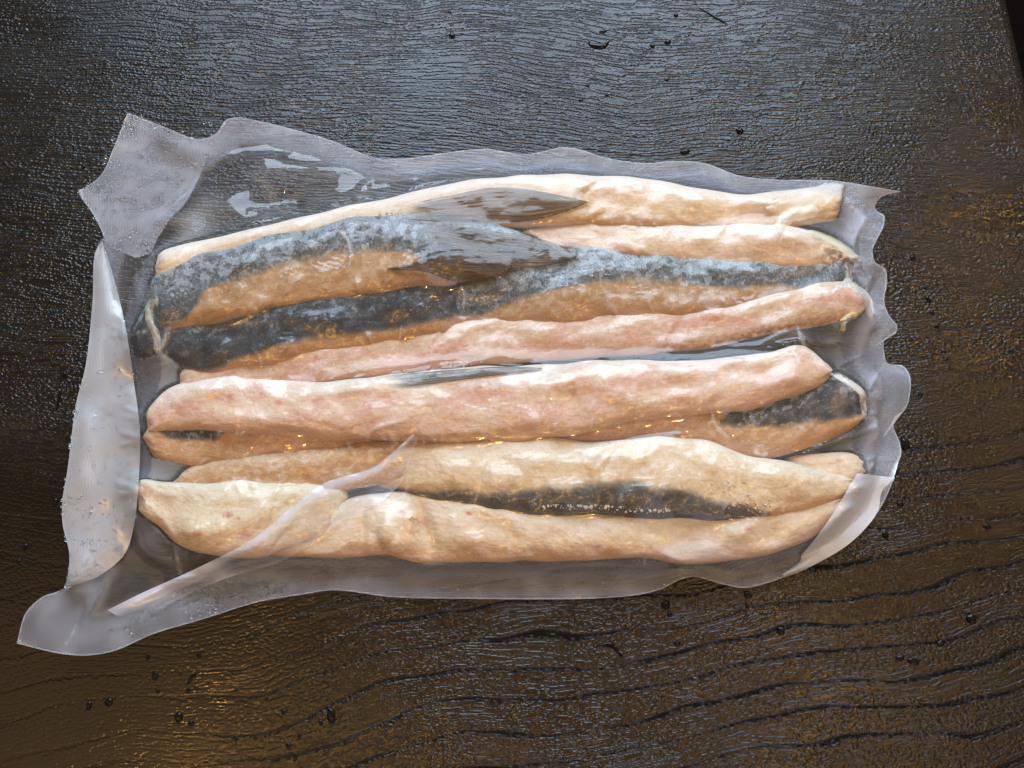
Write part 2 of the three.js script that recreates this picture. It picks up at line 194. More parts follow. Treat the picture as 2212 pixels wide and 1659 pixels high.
// up, low: the two long edges as seen in the photo; y: height of the middle in mm; hh: half thickness in mm
function fish(f) {
  const NU = 220, NV = 64, sd = (++fishSeed) * 37.7;
  const up = resample(f.up, NU), low = resample(f.low, NU);
  const len = (() => { let s = 0; for (let i = 1; i < NU; i++) s += Math.hypot(up[i][0] - up[i - 1][0], up[i][1] - up[i - 1][1]); return s * 0.19; })();   // mm
  const wid = 0.19 * Math.hypot(up[NU >> 1][0] - low[NU >> 1][0], up[NU >> 1][1] - low[NU >> 1][1]);
  const wids = up.map((p, i) => Math.max(5, 0.19 * Math.hypot(p[0] - low[i][0], p[1] - low[i][1])));
  const capA = (f.capA ?? 7) / len, capB = (f.capB ?? 7) / len;
  const geo = gridGeo(NU, NV, (i, j) => {
    const u = i / (NU - 1), tv = j < NV / 2 ? 2 * j / NV : 2 - 2 * j / NV, ph = Math.PI * tv, lowHalf = j > NV / 2;
    const e = Math.min(Math.sqrt(Math.max(0, 1 - (1 - clamp(u / capA)) ** 2.4)), Math.sqrt(Math.max(0, 1 - (1 - clamp((1 - u) / capB)) ** 2.4)));
    const yc = interp(f.h, u, 1) * 0.001, hh = interp(f.h, u, 2) * 0.00082;
    const c = Math.cos(ph), s = Math.sin(ph), ex = 2 / 3.2;
    const cc = Math.sign(c) * Math.abs(c) ** ex, ss = Math.abs(s) ** ex * (lowHalf ? -1 : 1);
    const a = (1 - cc * e ** 0.45) / 2;
    const aw = 0.5 + (a - 0.5) * (1.12 + 0.14 * noise(u * len / 17 + sd, (a > 0.5) * 9.3));
    const px = lerp(up[i][0], low[i][0], aw), py = lerp(up[i][1], low[i][1], aw);
    const X = u * len, Y = a * wids[i];
    let lump = 0.15 * fbm(X / 26 + sd, Y / 11 + sd, 2) + 0.075 * fbm(X / 10 + sd, Y / 5.5 - sd, 3) - 0.11 * sstep(0.13, 0.0, Math.abs(noise(X / 16 + 0.5 * Y / 16 + sd, Y / 24 - 0.2 * X / 24))) * sstep(0.05, 0.4, noise(X / 30 + sd * 2, 4));
    if (f.lumps) for (const [lu, la, ru, ra, am] of f.lumps) { const q = ((u - lu) * len / ru) ** 2 + ((a - la) * wid / ra) ** 2; lump += am * Math.exp(-q); }
    const y = Math.max(0.0009, yc + hh * e * ss * (1 + (lowHalf ? 0 : lump * 2)) + (lowHalf ? 0 : hh * (f.tilt ?? 0) * (a - 0.5) + creaseAt(px, py)[0] * Math.min(1, ss * 2.5)));
    const jag = (noise(a * 2.6 + sd, 3) * 22 + noise(a * 8 + sd, 9) * 9) * (sstep(0.05, 0, u) + sstep(0.95, 1, u));
    const w = at(px + jag, py, y); return [w[0], w[1], w[2], u, lowHalf ? clamp(tv, 0.004, 0.996) : clamp(tv, 0.004, 0.996)];
  }, true);
  geo.index.array.reverse?.(); { const ix = geo.index.array; } geo.computeVertexNormals();
  raiseGeo(geo);
  const W = f.tw ?? 1024, H = 192;
  const inSkin = (u, a, rag) => { if (!f.skin) return -1; let best = -1; for (const b of f.skin) { if (u < b[0][0] || u > b[b.length - 1][0]) continue; const a0 = interp(b, u, 1) + (interp(b, u, 1) <= 0 ? -1 : 0), a1 = interp(b, u, 2) + (interp(b, u, 2) >= 1 ? 1 : 0); best = Math.max(best, Math.min(a - a0, a1 - a) + rag); } return best; };
  const hmap = new Float32Array(W * H);
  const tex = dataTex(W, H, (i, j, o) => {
    const u = i / (W - 1), tv = j / (H - 1), c0 = Math.cos(Math.PI * tv), a = (1 - Math.sign(c0) * Math.abs(c0) ** (2 / 3.2)) / 2, wid = wids[Math.round(u * (NU - 1))], X = u * len + sd, Y = (a - 0.5) * wid + sd * 3;
    const wob = 0.22 * fbm(X / 14, Y / 6, 3);
    const aa = clamp(a + wob * 0.7);
    const cu = f.c ?? [PALE, CREAM, ORANGE];
    o[0] = cu[0][0]; o[1] = cu[0][1]; o[2] = cu[0][2];
    mixc(o, cu[1], sstep(0.08, 0.45, aa)); mixc(o, cu[2], sstep(0.55, 0.98, aa)); mixc(o, [188, 134, 82], 0.26 * sstep(0.5, 1, aa));  // pale upper side, amber lower side: window light and shade painted in
    if (f.pink) mixc(o, PINK, f.pink * sstep(-0.2, 0.3, fbm(X / 24 + 7, Y / 9 + 2, 3)) * (1 - 0.6 * Math.abs(a - 0.45) * 2));
    if (f.amber) mixc(o, AMBER, f.amber * sstep(-0.05, 0.38, fbm(X / 20 - 13, Y / 8, 2)));
    const fib = noise(X / 7, Y / 0.55) * 0.6 + noise(X / 2.4, Y / 1.1 + 50) * 0.5 + noise(X / 1.1, Y / 0.9 + 9) * 0.5;
    const fi = 1 + 0.085 * fib; const gm = (o[0] + o[1] + o[2]) / 3; for (let q = 0; q < 3; q++) o[q] = lerp(o[q], gm + 8, 0.06); o[0] *= fi; o[1] *= fi; o[2] *= fi * (1 + 0.03 * fib);
    const gr = noise(X / 0.75, Y / 0.7), gr2 = noise(X / 1.9 + 4, Y / 1.5);
    const fr = (0.25 + 0.75 * (f.frost ?? 0.4)) * sstep(-0.12, 0.42, fbm(X / 11 + 33, Y / 5, 4) + 0.75 * (0.4 - a));  // frost, plus window light painted whiter toward the upper edge
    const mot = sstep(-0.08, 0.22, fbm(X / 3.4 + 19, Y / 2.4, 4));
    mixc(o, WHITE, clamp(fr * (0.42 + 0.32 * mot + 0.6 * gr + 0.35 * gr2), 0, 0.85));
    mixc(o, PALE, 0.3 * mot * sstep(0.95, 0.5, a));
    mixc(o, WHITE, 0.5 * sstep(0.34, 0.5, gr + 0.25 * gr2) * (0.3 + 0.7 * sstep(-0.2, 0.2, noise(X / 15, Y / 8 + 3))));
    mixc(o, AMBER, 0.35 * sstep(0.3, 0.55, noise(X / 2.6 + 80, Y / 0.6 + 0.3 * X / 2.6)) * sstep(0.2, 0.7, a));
    if (f.spots) for (const [su, sa, r, am] of f.spots) { const q = Math.hypot((u - su) * len, (a - sa) * wid * 1.6) / r + 0.5 * noise(X / 1.2, Y / 1.2); if (q < 1) mixc(o, RED, am * (1 - q)); }
    o[1] *= 0.985;
    let h = 0.5 + 0.22 * fbm(X / 3.2, Y / 1.8, 3) + 0.08 * fib;
    const rag = 0.05 * fbm(X / 9, Y / 5 + 70, 3) + 0.012 * noise(X / 1.1, Y / 1.1);
    const k = inSkin(u, a, rag);
    if (k > -0.07) {
      const m = sstep(-0.06, 0.09, k), n = fbm(X / 5.5 + 3, Y / 3.4, 4), sp = noise(X / 0.8, Y / 0.8);
      const sk = [...DARK]; const icy = f.icy ?? 0.5;
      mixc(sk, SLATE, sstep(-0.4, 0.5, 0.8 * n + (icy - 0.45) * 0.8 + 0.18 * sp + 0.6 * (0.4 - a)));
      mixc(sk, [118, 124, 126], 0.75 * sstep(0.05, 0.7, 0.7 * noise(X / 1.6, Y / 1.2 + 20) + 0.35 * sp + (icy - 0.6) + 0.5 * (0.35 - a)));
      mixc(sk, ICE_SHEEN, 0.85 * sstep(0.22 - icy * 0.3, 0.5 - icy * 0.3, fbm(X / 4 + 9, Y / 3 + 14, 4) + 0.2 * sp + 0.9 * (0.27 - a)) * clamp(icy * 1.7));  // ice, with silver highlights painted toward the upper edge
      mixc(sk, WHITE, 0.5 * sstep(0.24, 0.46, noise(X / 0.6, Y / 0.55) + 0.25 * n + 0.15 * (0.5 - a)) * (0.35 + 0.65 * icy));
      mixc(sk, [92, 78, 52], 0.14 * sstep(0.1, 0.5, fbm(X / 12, Y / 6 + 5, 2)));
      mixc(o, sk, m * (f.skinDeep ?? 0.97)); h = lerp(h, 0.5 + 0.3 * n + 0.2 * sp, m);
    }
    if (f.brownPatch) for (const [du, da, ru, ra, am] of f.brownPatch) { const q = ((u - du) / ru) ** 2 + ((a - da) / ra) ** 2; mixc(o, [74, 60, 44], am * Math.exp(-q) * sstep(-0.3, 0.2, fbm(X / 3, Y / 2, 3))); }  // brown tint around the given spots
    hmap[j * W + i] = h;
  }, true);
  const bump = dataTex(W, H, (i, j, o) => { o[0] = o[1] = o[2] = 255 * clamp(hmap[j * W + i]); });
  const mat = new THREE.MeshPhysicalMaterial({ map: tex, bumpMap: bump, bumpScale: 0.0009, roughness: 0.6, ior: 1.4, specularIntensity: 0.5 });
  const ctr = geo.attributes.position.array; let mx = 0, mz = 0; for (let i = 0; i < ctr.length; i += 3) { mx += ctr[i]; mz += ctr[i + 2]; } mx /= ctr.length / 3; mz /= ctr.length / 3;
  const t = thing('fish_strip', f.label, 'fish', [mx, 0, mz], 'fish strips packed in the bag');
  const uvA = geo.attributes.uv.array;
  const parts = split(geo, (a, b, c) => { const u = (uvA[a * 2] + uvA[b * 2] + uvA[c * 2]) / 3, tv = (uvA[a * 2 + 1] + uvA[b * 2 + 1] + uvA[c * 2 + 1]) / 3, aa = (1 - Math.cos(Math.PI * tv)) / 2; return inSkin(u, aa, 0) > 0 ? (f.skin.length > 1 && u < 0.5 ? 'skin_patch' : 'skin') : 'flesh'; });
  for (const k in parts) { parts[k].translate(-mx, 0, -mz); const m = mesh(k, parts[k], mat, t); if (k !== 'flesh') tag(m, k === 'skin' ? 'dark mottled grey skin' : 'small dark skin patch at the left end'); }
  t.userData.mid = undefined; f.thing = t; f.mid = [mx, mz];
  return f;
}
const FISH = {};
FISH.top = fish({ label: 'long cream strip lying topmost in the bag, pleated at its right end', tw: 1024,
  up: [[335, 548], [500, 508], [640, 475], [800, 440], [1000, 398], [1200, 382], [1400, 392], [1500, 410], [1600, 424], [1700, 415], [1826, 403]],
  low: [[340, 610], [500, 565], [690, 530], [850, 505], [1000, 492], [1150, 486], [1280, 484], [1500, 490], [1640, 494], [1700, 488], [1812, 474]],
  h: [[0, 9, 8], [0.3, 8.5, 8], [0.6, 10, 9.5], [0.85, 9, 8], [1, 7, 6]], c: [PALE, [223, 197, 152], ORANGE], frost: 0.5, capB: 3,
  lumps: [[0.87, 0.6, 8, 4, -0.35], [0.91, 0.3, 7, 4, 0.18], [0.95, 0.7, 6, 4, 0.15]] });
FISH.right = fish({ label: 'short cream strip with a brown cut end at the right, second from the top', tw: 768,
  up: [[1120, 500], [1220, 488], [1330, 480], [1500, 488], [1690, 490], [1790, 520], [1848, 556]],
  low: [[1160, 530], [1260, 545], [1400, 556], [1550, 570], [1700, 578], [1770, 576], [1838, 570]],
  h: [[0, 9, 7], [0.4, 10, 8.5], [0.8, 9.5, 8], [1, 7, 5]], c: [PALE, CREAM, [193, 156, 110]], pink: 0.25, frost: 0.75, brownPatch: [[0.98, 0.5, 0.07, 0.6, 0.85]], lumps: [[0.72, 0.35, 9, 4, 0.2], [0.8, 0.2, 5, 3, 0.25], [0.5, 0.65, 10, 3, -0.15]] });
FISH.tail = fish({ label: 'dark backed tail strip with a forked brown tail fin spread over its neighbours', tw: 1024,
  up: [[318, 640], [340, 600], [420, 562], [550, 528], [700, 494], [850, 470], [960, 468], [1060, 486], [1150, 510]],
  low: [[330, 690], [375, 705], [470, 690], [600, 660], [760, 635], [900, 612], [980, 608], [1060, 590], [1140, 560]],
  h: [[0, 10, 9], [0.3, 13, 11], [0.65, 13.5, 11], [0.85, 13, 8.5], [1, 12, 6]], c: [ORANGE, [182, 146, 97], [175, 134, 86]], frost: 0.14, amber: 0.5, icy: 0.95,
  skin: [[[0, -0.1, 1.1], [0.06, -0.1, 0.9], [0.2, -0.1, 0.46], [0.45, -0.1, 0.38], [0.6, -0.1, 0.43], [0.8, -0.1, 0.75], [1, -0.1, 1.1]]] });
FISH.stub = fish({ label: 'short dark skinned stub curled under the left end of the strips', tw: 256,
  up: [[292, 700], [312, 672], [340, 655], [372, 650]], low: [[285, 745], [305, 772], [335, 768], [365, 735]],
  h: [[0, 8, 7], [0.5, 9, 8], [1, 9, 7]], capA: 9, capB: 6, icy: 0.5, skin: [[[0, -0.1, 1.1], [1, -0.1, 1.1]]] });
FISH.frosty = fish({ label: 'brown strip with frosty blue grey skin along its right half', tw: 1024,
  up: [[960, 622], [1040, 612], [1120, 580], [1235, 542], [1400, 548], [1600, 565], [1750, 561], [1828, 564]],
  low: [[960, 700], [1080, 700], [1200, 695], [1350, 690], [1500, 682], [1620, 665], [1740, 640], [1832, 608]],
  h: [[0, 9, 8], [0.3, 11, 10], [0.7, 10, 9], [1, 8, 6]], c: [[186, 153, 107], [175, 138, 92], [166, 125, 78]], frost: 0.22, amber: 0.4, icy: 0.95, capA: 12, capB: 4,
  skin: [[[0, -0.1, 0.85], [0.06, -0.1, 0.75], [0.2, -0.1, 0.55], [0.5, -0.1, 0.4], [0.8, -0.1, 0.58], [0.93, -0.1, 0.8], [1, -0.1, 1.1]]] });
FISH.black = fish({ label: 'short strip with the blackest mottled skin at the left, under the tail strip', tw: 1024,
  up: [[352, 715], [400, 694], [470, 688], [600, 650], [750, 627], [900, 604], [1000, 628]],
  low: [[356, 770], [430, 800], [560, 785], [700, 758], [850, 735], [980, 715], [1012, 690]],
  h: [[0, 9, 8], [0.4, 11, 10], [0.8, 11, 10], [1, 9, 7]], c: [[167, 133, 91], [169, 129, 84], [173, 129, 81]], frost: 0.15, amber: 0.4, icy: 0.36, capA: 9, capB: 6, tilt: -0.1,
  skin: [[[0, -0.1, 1.1], [0.1, -0.1, 0.95], [0.4, -0.1, 0.72], [0.75, -0.1, 0.78], [1, -0.1, 0.7]]], lumps: [[0.55, 0.4, 6, 5, 0.06], [0.8, 0.35, 7, 5, 0.1]] });
FISH.rosy = fish({ label: 'long rosy strip with a white hooked tip at its right end', tw: 1024,
  up: [[384, 800], [460, 780], [560, 758], [700, 735], [900, 714], [1100, 684], [1300, 674], [1500, 672], [1600, 656], [1700, 632], [1826, 612], [1868, 642]],
  low: [[390, 850], [470, 838], [600, 836], [800, 812], [1000, 790], [1200, 772], [1400, 760], [1550, 745], [1650, 722], [1760, 700], [1850, 682], [1872, 662]],
  h: [[0, 8, 7.5], [0.3, 9.5, 9], [0.6, 10, 9.5], [0.85, 11, 9], [1, 10, 7]], c: [[219, 196, 162], [205, 174, 139], [190, 150, 109]], pink: 0.75, frost: 0.45, capB: 6, capA: 8,
  spots: [[0.08, 0.5, 2.5, 0.5], [0.2, 0.4, 2, 0.35], [0.62, 0.3, 2, 0.3]], brownPatch: [[0.83, 1, 0.16, 0.25, 0.5]], lumps: [[0.12, 0.4, 8, 4, -0.18], [0.33, 0.4, 6, 5, -0.1], [0.95, 0.4, 8, 4, 0.2]] });
FISH.sunken = fish({ label: 'sunken black skinned strip showing as a dark line across the middle of the bag', tw: 768,
  up: [[600, 815], [700, 800], [850, 780], [1000, 768], [1200, 760], [1400, 750], [1560, 735], [1680, 705]], low: [[620, 850], [800, 842], [1000, 825], [1200, 808], [1400, 800], [1560, 790], [1700, 760]],
  h: [[0, 5, 4.5], [0.5, 5.5, 5], [1, 5, 4]], icy: 0.06, skin: [[[0, -0.1, 1.1], [1, -0.1, 1.1]]] });
FISH.deep = fish({ label: 'orange strip deep under the broad pink strip, dark skinned at its right end', tw: 1024,
  up: [[312, 905], [400, 905], [550, 915], [700, 925], [900, 925], [1100, 915], [1300, 900], [1480, 890], [1600, 872], [1700, 850], [1802, 812], [1862, 852]],
  low: [[316, 985], [450, 1003], [600, 990], [760, 974], [900, 966], [1100, 960], [1300, 955], [1450, 955], [1600, 982], [1700, 976], [1800, 942], [1866, 902]],
  h: [[0, 7, 6.5], [0.4, 6.5, 6], [0.7, 7.5, 7], [0.9, 9, 8.5], [1, 8, 7]], c: [[199, 163, 116], [192, 149, 100], [186, 145, 98]], pink: 0.2, amber: 0.35, frost: 0.22, icy: 0.5, capB: 5,
  skin: [[[0.79, 0.3, 0.4], [0.82, -0.1, 0.45], [0.9, -0.1, 0.6], [0.96, -0.1, 0.72], [1, -0.1, 0.8]], [[0.015, 0.3, 0.35], [0.04, 0.15, 0.5], [0.09, 0.1, 0.45], [0.12, 0.2, 0.25]]], lumps: [[0.8, 0.5, 4, 8, -0.15]] });
FISH.pink = fish({ label: 'broad pink and white strip lying on top across the middle of the bag', tw: 1024,
  up: [[312, 895], [370, 842], [480, 820], [560, 823], [700, 830], [850, 816], [1000, 803], [1150, 798], [1300, 785], [1500, 785], [1650, 768], [1728, 752], [1792, 790]],
  low: [[318, 938], [400, 924], [550, 932], [700, 943], [850, 943], [1000, 948], [1200, 938], [1350, 905], [1500, 888], [1600, 882], [1700, 856], [1775, 825], [1798, 806]],
  h: [[0, 8, 7], [0.12, 11, 9.5], [0.4, 13, 11.5], [0.6, 14, 12], [0.85, 13, 10], [1, 12, 8]], c: [[229, 218, 192], [221, 192, 160], [192, 160, 121]], pink: 0.7, frost: 0.6, capA: 4, capB: 5,
  spots: [[0.62, 0.42, 3, 0.4], [0.2, 0.4, 2.5, 0.4], [0.13, 0.35, 2, 0.5]], lumps: [[0.62, 0.55, 5, 7, -0.16], [0.78, 0.45, 10, 3, -0.1], [0.9, 0.35, 8, 3, -0.2], [0.94, 0.6, 7, 4, 0.12], [0.3, 0.2, 14, 3, 0.1]] });
FISH.amber = fish({ label: 'smooth orange strip at the left between the deep strip and the pale chunk', tw: 768,
  up: [[372, 1040], [420, 1008], [520, 992], [700, 972], [850, 955], [960, 950]], low: [[384, 1062], [480, 1060], [600, 1064], [700, 1062], [820, 1040], [960, 1030]],
  h: [[0, 6, 5.5], [0.4, 9, 8.5], [1, 9, 8]], c: [[203, 168, 123], [190, 149, 98], [190, 152, 105]], amber: 0.25, frost: 0.25 });
FISH.chip = fish({ label: 'small cream end showing at the right beside the folded bag corner', tw: 256,
  up: [[1690, 990], [1760, 984], [1820, 980], [1862, 988]], low: [[1700, 1045], [1770, 1050], [1830, 1050], [1868, 1026]], h: [[0, 5, 4.5], [0.6, 7, 6.5], [1, 6, 5]], c: [CREAM, CREAM, ORANGE], frost: 0.3, capB: 5 });
FISH.backed = fish({ label: 'thick cream strip with a dark stripe along its lower side', tw: 1024,
  up: [[800, 1015], [860, 970], [1000, 960], [1200, 955], [1300, 962], [1400, 953], [1500, 958], [1600, 984], [1700, 1005], [1780, 1020], [1846, 1034]],
  low: [[820, 1050], [950, 1078], [1100, 1100], [1300, 1108], [1450, 1112], [1600, 1116], [1700, 1104], [1780, 1086], [1846, 1066]],
  h: [[0, 8, 7], [0.2, 12, 10.5], [0.6, 13.5, 12], [0.85, 12, 10], [1, 9, 7]], c: [[225, 211, 173], [215, 192, 148], [193, 160, 115]], frost: 0.42, icy: 0.32, skinDeep: 0.78, capA: 10,
  skin: [[[0.03, 0.9, 1.1], [0.2, 0.74, 1.1], [0.38, 0.64, 1.1], [0.5, 0.55, 1.1], [0.62, 0.63, 1.1], [0.75, 0.78, 1.05], [0.82, 0.9, 0.95]]], lumps: [[0.42, 0.12, 5, 3, -0.12], [0.5, 0.1, 5, 3, -0.1]] });
FISH.chunk = fish({ label: 'knobbly pale chunk with red flecks at the lower left', tw: 768,
  up: [[296, 1034], [350, 1044], [420, 1050], [550, 1045], [690, 1048], [760, 1060]], low: [[298, 1104], [345, 1132], [385, 1166], [480, 1192], [580, 1190], [720, 1150]],
  h: [[0, 7, 6], [0.4, 10, 9.5], [1, 9, 8]], c: [[221, 215, 179], [219, 205, 165], [203, 180, 139]], pink: 0.2, frost: 0.35,
  spots: [[0.04, 0.3, 4, 0.25], [0.45, 0.45, 3, 0.6], [0.5, 0.5, 2, 0.9], [0.55, 0.7, 5, 0.4], [0.33, 0.75, 3, 0.4]], lumps: [[0.15, 0.5, 7, 5, -0.2], [0.3, 0.75, 7, 4, 0.15], [0.6, 0.5, 6, 5, 0.1]] });
FISH.bottom = fish({ label: 'long pale strip along the bottom of the bag with pink flecks and deep folds', tw: 1024,
  up: [[562, 1178], [630, 1145], [700, 1100], [800, 1075], [900, 1068], [1050, 1075], [1200, 1098], [1400, 1102], [1550, 1112], [1640, 1104], [1720, 1086], [1822, 1072]],
  low: [[572, 1198], [700, 1202], [820, 1194], [900, 1206], [1050, 1204], [1200, 1206], [1400, 1202], [1500, 1214], [1620, 1200], [1720, 1172], [1790, 1130], [1826, 1090]],
  h: [[0, 6, 5.5], [0.15, 9, 8.5], [0.5, 10, 9.5], [0.85, 9.5, 9], [1, 8, 7]], c: [[227, 219, 187], [221, 205, 166], [197, 162, 119]], pink: 0.22, frost: 0.5, capA: 6,
  spots: [[0.1, 0.35, 3, 0.55], [0.25, 0.3, 2, 0.5], [0.28, 0.45, 4, 0.3], [0.36, 0.3, 2, 0.55], [0.83, 0.4, 3, 0.3]],
  lumps: [[0.28, 0.55, 3.5, 8, -0.35], [0.22, 0.6, 5, 6, 0.12], [0.34, 0.5, 6, 6, 0.14], [0.72, 0.5, 6, 5, -0.16], [0.8, 0.4, 6, 4, 0.15], [0.86, 0.6, 6, 4, -0.2], [0.1, 0.7, 8, 4, -0.12]] });

// fins: thin ribbed sheets that lie on the strips below them
function fin(owner, edgeA, edgeB, name, cols, lift, rays) {
  const NU = 90, NV = 34, A = resample(edgeA, NU), Bq = resample(edgeB, NU), sd = (++fishSeed) * 21.3;
  const geo = gridGeo(NU, NV, (i, j) => {
    const v = j / (NV - 1), u = i / (NU - 1), px = lerp(A[i][0], Bq[i][0], v), py = lerp(A[i][1], Bq[i][1], v), w0 = at(px, py, 0.014);
    let y = 0; for (let q = -2; q <= 2; q++) y = Math.max(y, sample(heap, w0[0] + q * 0.0015, w0[2]), sample(heap, w0[0], w0[2] + q * 0.0015));
    const edge = Math.sin(Math.PI * clamp(v, 0.02, 0.98)) ** 0.5 * Math.min(1, (1 - u) * 8 + 0.15);
    const w = at(px, py, y + lift * (0.35 + 0.65 * edge) + 0.00026 * Math.sin(v * rays * Math.PI * 2 + noise(u * 5, v * 4) * 2)); return [...w, u, v];
  });
  const tex = dataTex(512, 192, (i, j, o) => {
    const u = i / 511, v = j / 191, r = noise(u * 2.2 + sd, v * rays * 3.4 + noise(u * 3, v * 4 + sd) * 0.9), r2 = noise(u * 10 + sd, v * rays * 7);
    o[0] = cols[0][0]; o[1] = cols[0][1]; o[2] = cols[0][2]; mixc(o, cols[1], sstep(-0.1, 0.22, r + 0.45 * r2));
    mixc(o, ICE_SHEEN, 0.25 * sstep(0.15, 0.6, fbm(u * 9 + sd, v * 6, 3) + 0.45 * (0.25 - u)) ); mixc(o, WHITE, 0.5 * sstep(0.42, 0.6, noise(u * 150, v * 60)));
    mixc(o, [24, 18, 12], 0.8 * sstep(0.06, 0.0, Math.min(v, 1 - v)) * sstep(0.3, 0.8, u));
  }, true);
  geo.translate(-owner.mid[0], 0, -owner.mid[1]);
  const al = dataTex(128, 64, (i, j, o) => { const u = i / 127, v = j / 63; o[0] = o[1] = o[2] = 255 * clamp(0.93 * sstep(-0.02, 0.2, u + 0.14 * noise(v * 6 + sd, u * 5) - 0.05) * (0.8 + 0.4 * noise(u * 4, v * rays * 1.5 + sd))); });
  const m = mesh(name, geo, new THREE.MeshPhysicalMaterial({ map: tex, alphaMap: al, transparent: true, roughness: 0.75, specularIntensity: 0.3, side: THREE.DoubleSide }), owner.thing);
  const g2 = geo.clone().translate(owner.mid[0], 0, owner.mid[1]); raiseGeo(g2); return m;
}
const BR = [64, 42, 18], BR2 = [140, 106, 60];
tag(fin(FISH.tail, [[830, 462], [900, 438], [980, 420], [1060, 405], [1130, 407], [1200, 420], [1272, 436]], [[850, 474], [900, 476], [980, 480], [1060, 480], [1140, 478], [1195, 466], [1272, 438]], 'fin_lobe', [BR, BR2], 0.0016, 9), 'brown pointed upper lobe of the tail fin');
tag(fin(FISH.tail, [[880, 478], [980, 488], [1070, 500], [1150, 512], [1210, 530], [1246, 552]], [[900, 540], [950, 545], [1000, 555], [1080, 572], [1160, 578], [1246, 558]], 'fin_root', [[66, 52, 32], [128, 110, 80]], 0.0013, 10), 'grey frosted root of the tail fin');
tag(fin(FISH.tail, [[1180, 545], [1090, 548], [1010, 545], [950, 548], [900, 566], [836, 580]], [[1120, 590], [1060, 606], [1000, 612], [960, 602], [920, 588], [836, 582]], 'fin_lobe', [BR, [104, 80, 48]], 0.0015, 9), 'olive brown lower lobe of the tail fin');
tag(fin(FISH.sunken, [[800, 818], [860, 808], [930, 802], [1000, 797], [1080, 792], [1170, 794]], [[812, 834], [870, 836], [930, 830], [1000, 820], [1090, 808], [1170, 797]], 'fin', [[92, 92, 84], [150, 152, 146]], 0.0006, 6), 'narrow grey fin');

// narrow folds and loose tips of flesh that stand on a strip
function fold(owner, name, pts, halfW, high, col, label) {
  const NU = 60, NV = 12, P = resample(pts, NU), sd = (++fishSeed) * 11.7;
  const geo = gridGeo(NU, NV, (i, j) => {
    const u = i / (NU - 1), v = j / (NV - 1), a = P[Math.max(0, i - 1)], b = P[Math.min(NU - 1, i + 1)], l = Math.hypot(b[0] - a[0], b[1] - a[1]) || 1, tp = Math.min(1, Math.sin(Math.PI * clamp(u, 0.02, 0.98)) * 2.2) ** 0.7;
    const off = (v - 0.5) * 2 * 1.9 * halfW * tp * (1 + 0.3 * noise(u * 6 + sd, 1)), px = P[i][0] - (b[1] - a[1]) / l * off, py = P[i][1] + (b[0] - a[0]) / l * off;
    let w = at(px, py, 0.012); for (let k = 0; k < 3; k++) w = at(px, py, sample(heap, w[0], w[2]) - 0.0006 + 0.00045 * high * tp * Math.sin(Math.PI * clamp(v, 0.03, 0.97)) ** 0.7); return [...w, u, v];
  });
  geo.computeVertexNormals(); raiseGeo(geo); geo.translate(-owner.mid[0], 0, -owner.mid[1]);
  const tex = dataTex(64, 16, (i, j, o) => { o[0] = col[0]; o[1] = col[1]; o[2] = col[2]; mixc(o, WHITE, 0.5 * sstep(-0.1, 0.4, noise(i / 6 + sd, j / 4))); }, true);
  tag(mesh(name, geo, new THREE.MeshPhysicalMaterial({ map: tex, roughness: 0.5, side: THREE.DoubleSide }), owner.thing), label);
}
fold(FISH.top, 'pleat', [[1676, 520], [1684, 494], [1698, 470], [1736, 458], [1775, 452]], 9, 2.4, PALE, 'raised pale pleat');
fold(FISH.top, 'pleat', [[1655, 448], [1690, 446], [1730, 434], [1790, 412], [1824, 402]], 9, 1.8, PALE, 'raised pale pleat');
fold(FISH.right, 'flesh_edge', [[1730, 502], [1790, 518], [1835, 548], [1872, 572]], 6, 1.8, [226, 218, 180], 'yellowish cut edge');
fold(FISH.tail, 'skin_edge', [[352, 640], [328, 655], [322, 690], [336, 725], [342, 768]], 5.5, 2.0, [150, 146, 126], 'pale folded skin edge');
fold(FISH.rosy, 'hooked_tip', [[1826, 606], [1850, 622], [1874, 645], [1880, 672], [1883, 694]], 6, 2.2, [236, 226, 200], 'white hooked tip');
fold(FISH.rosy, 'hanging_tip', [[1856, 676], [1834, 684], [1822, 698], [1824, 722]], 5, 1.8, [222, 208, 140], 'yellowish hanging tip');
fold(FISH.deep, 'skin_edge', [[1792, 806], [1830, 826], [1860, 850], [1868, 878], [1872, 906]], 4.5, 1.6, [222, 218, 206], 'pale cut edge of the skin');
fold(FISH.frosty, 'skin_edge', [[1826, 566], [1836, 588], [1826, 612], [1795, 628]], 4.5, 1.6, [206, 204, 190], 'pale cut edge of the skin');
fold(FISH.bottom, 'pleat', [[905, 1105], [885, 1135], [868, 1165], [848, 1192]], 12, 2.2, [222, 190, 150], 'deep slanting pleat');

// ---------------------------------------------------------------- the vacuum bag
const EDGE_TOP = [[275, 243], [350, 272], [420, 299], [445, 298], [470, 284], [486, 260], [510, 253], [545, 258], [650, 284], [720, 305], [810, 340], [880, 342], [960, 330], [1050, 322], [1130, 333], [1172, 327], [1210, 318], [1250, 322], [1310, 341], [1400, 352], [1450, 348], [1520, 352], [1600, 380], [1680, 388], [1800, 390], [1880, 402], [1948, 413]];
const EDGE_RIGHT = [[1948, 413], [1905, 425], [1890, 445], [1895, 456], [1910, 466], [1908, 490], [1893, 520], [1885, 540], [1890, 565], [1912, 580], [1916, 610], [1910, 650], [1920, 680], [1938, 705], [1935, 720], [1920, 727], [1910, 737], [1910, 760], [1918, 785], [1950, 790], [1965, 810], [1966, 850], [1955, 885], [1935, 900], [1930, 920], [1945, 960], [1946, 985], [1930, 1010], [1925, 1025], [1933, 1032]];
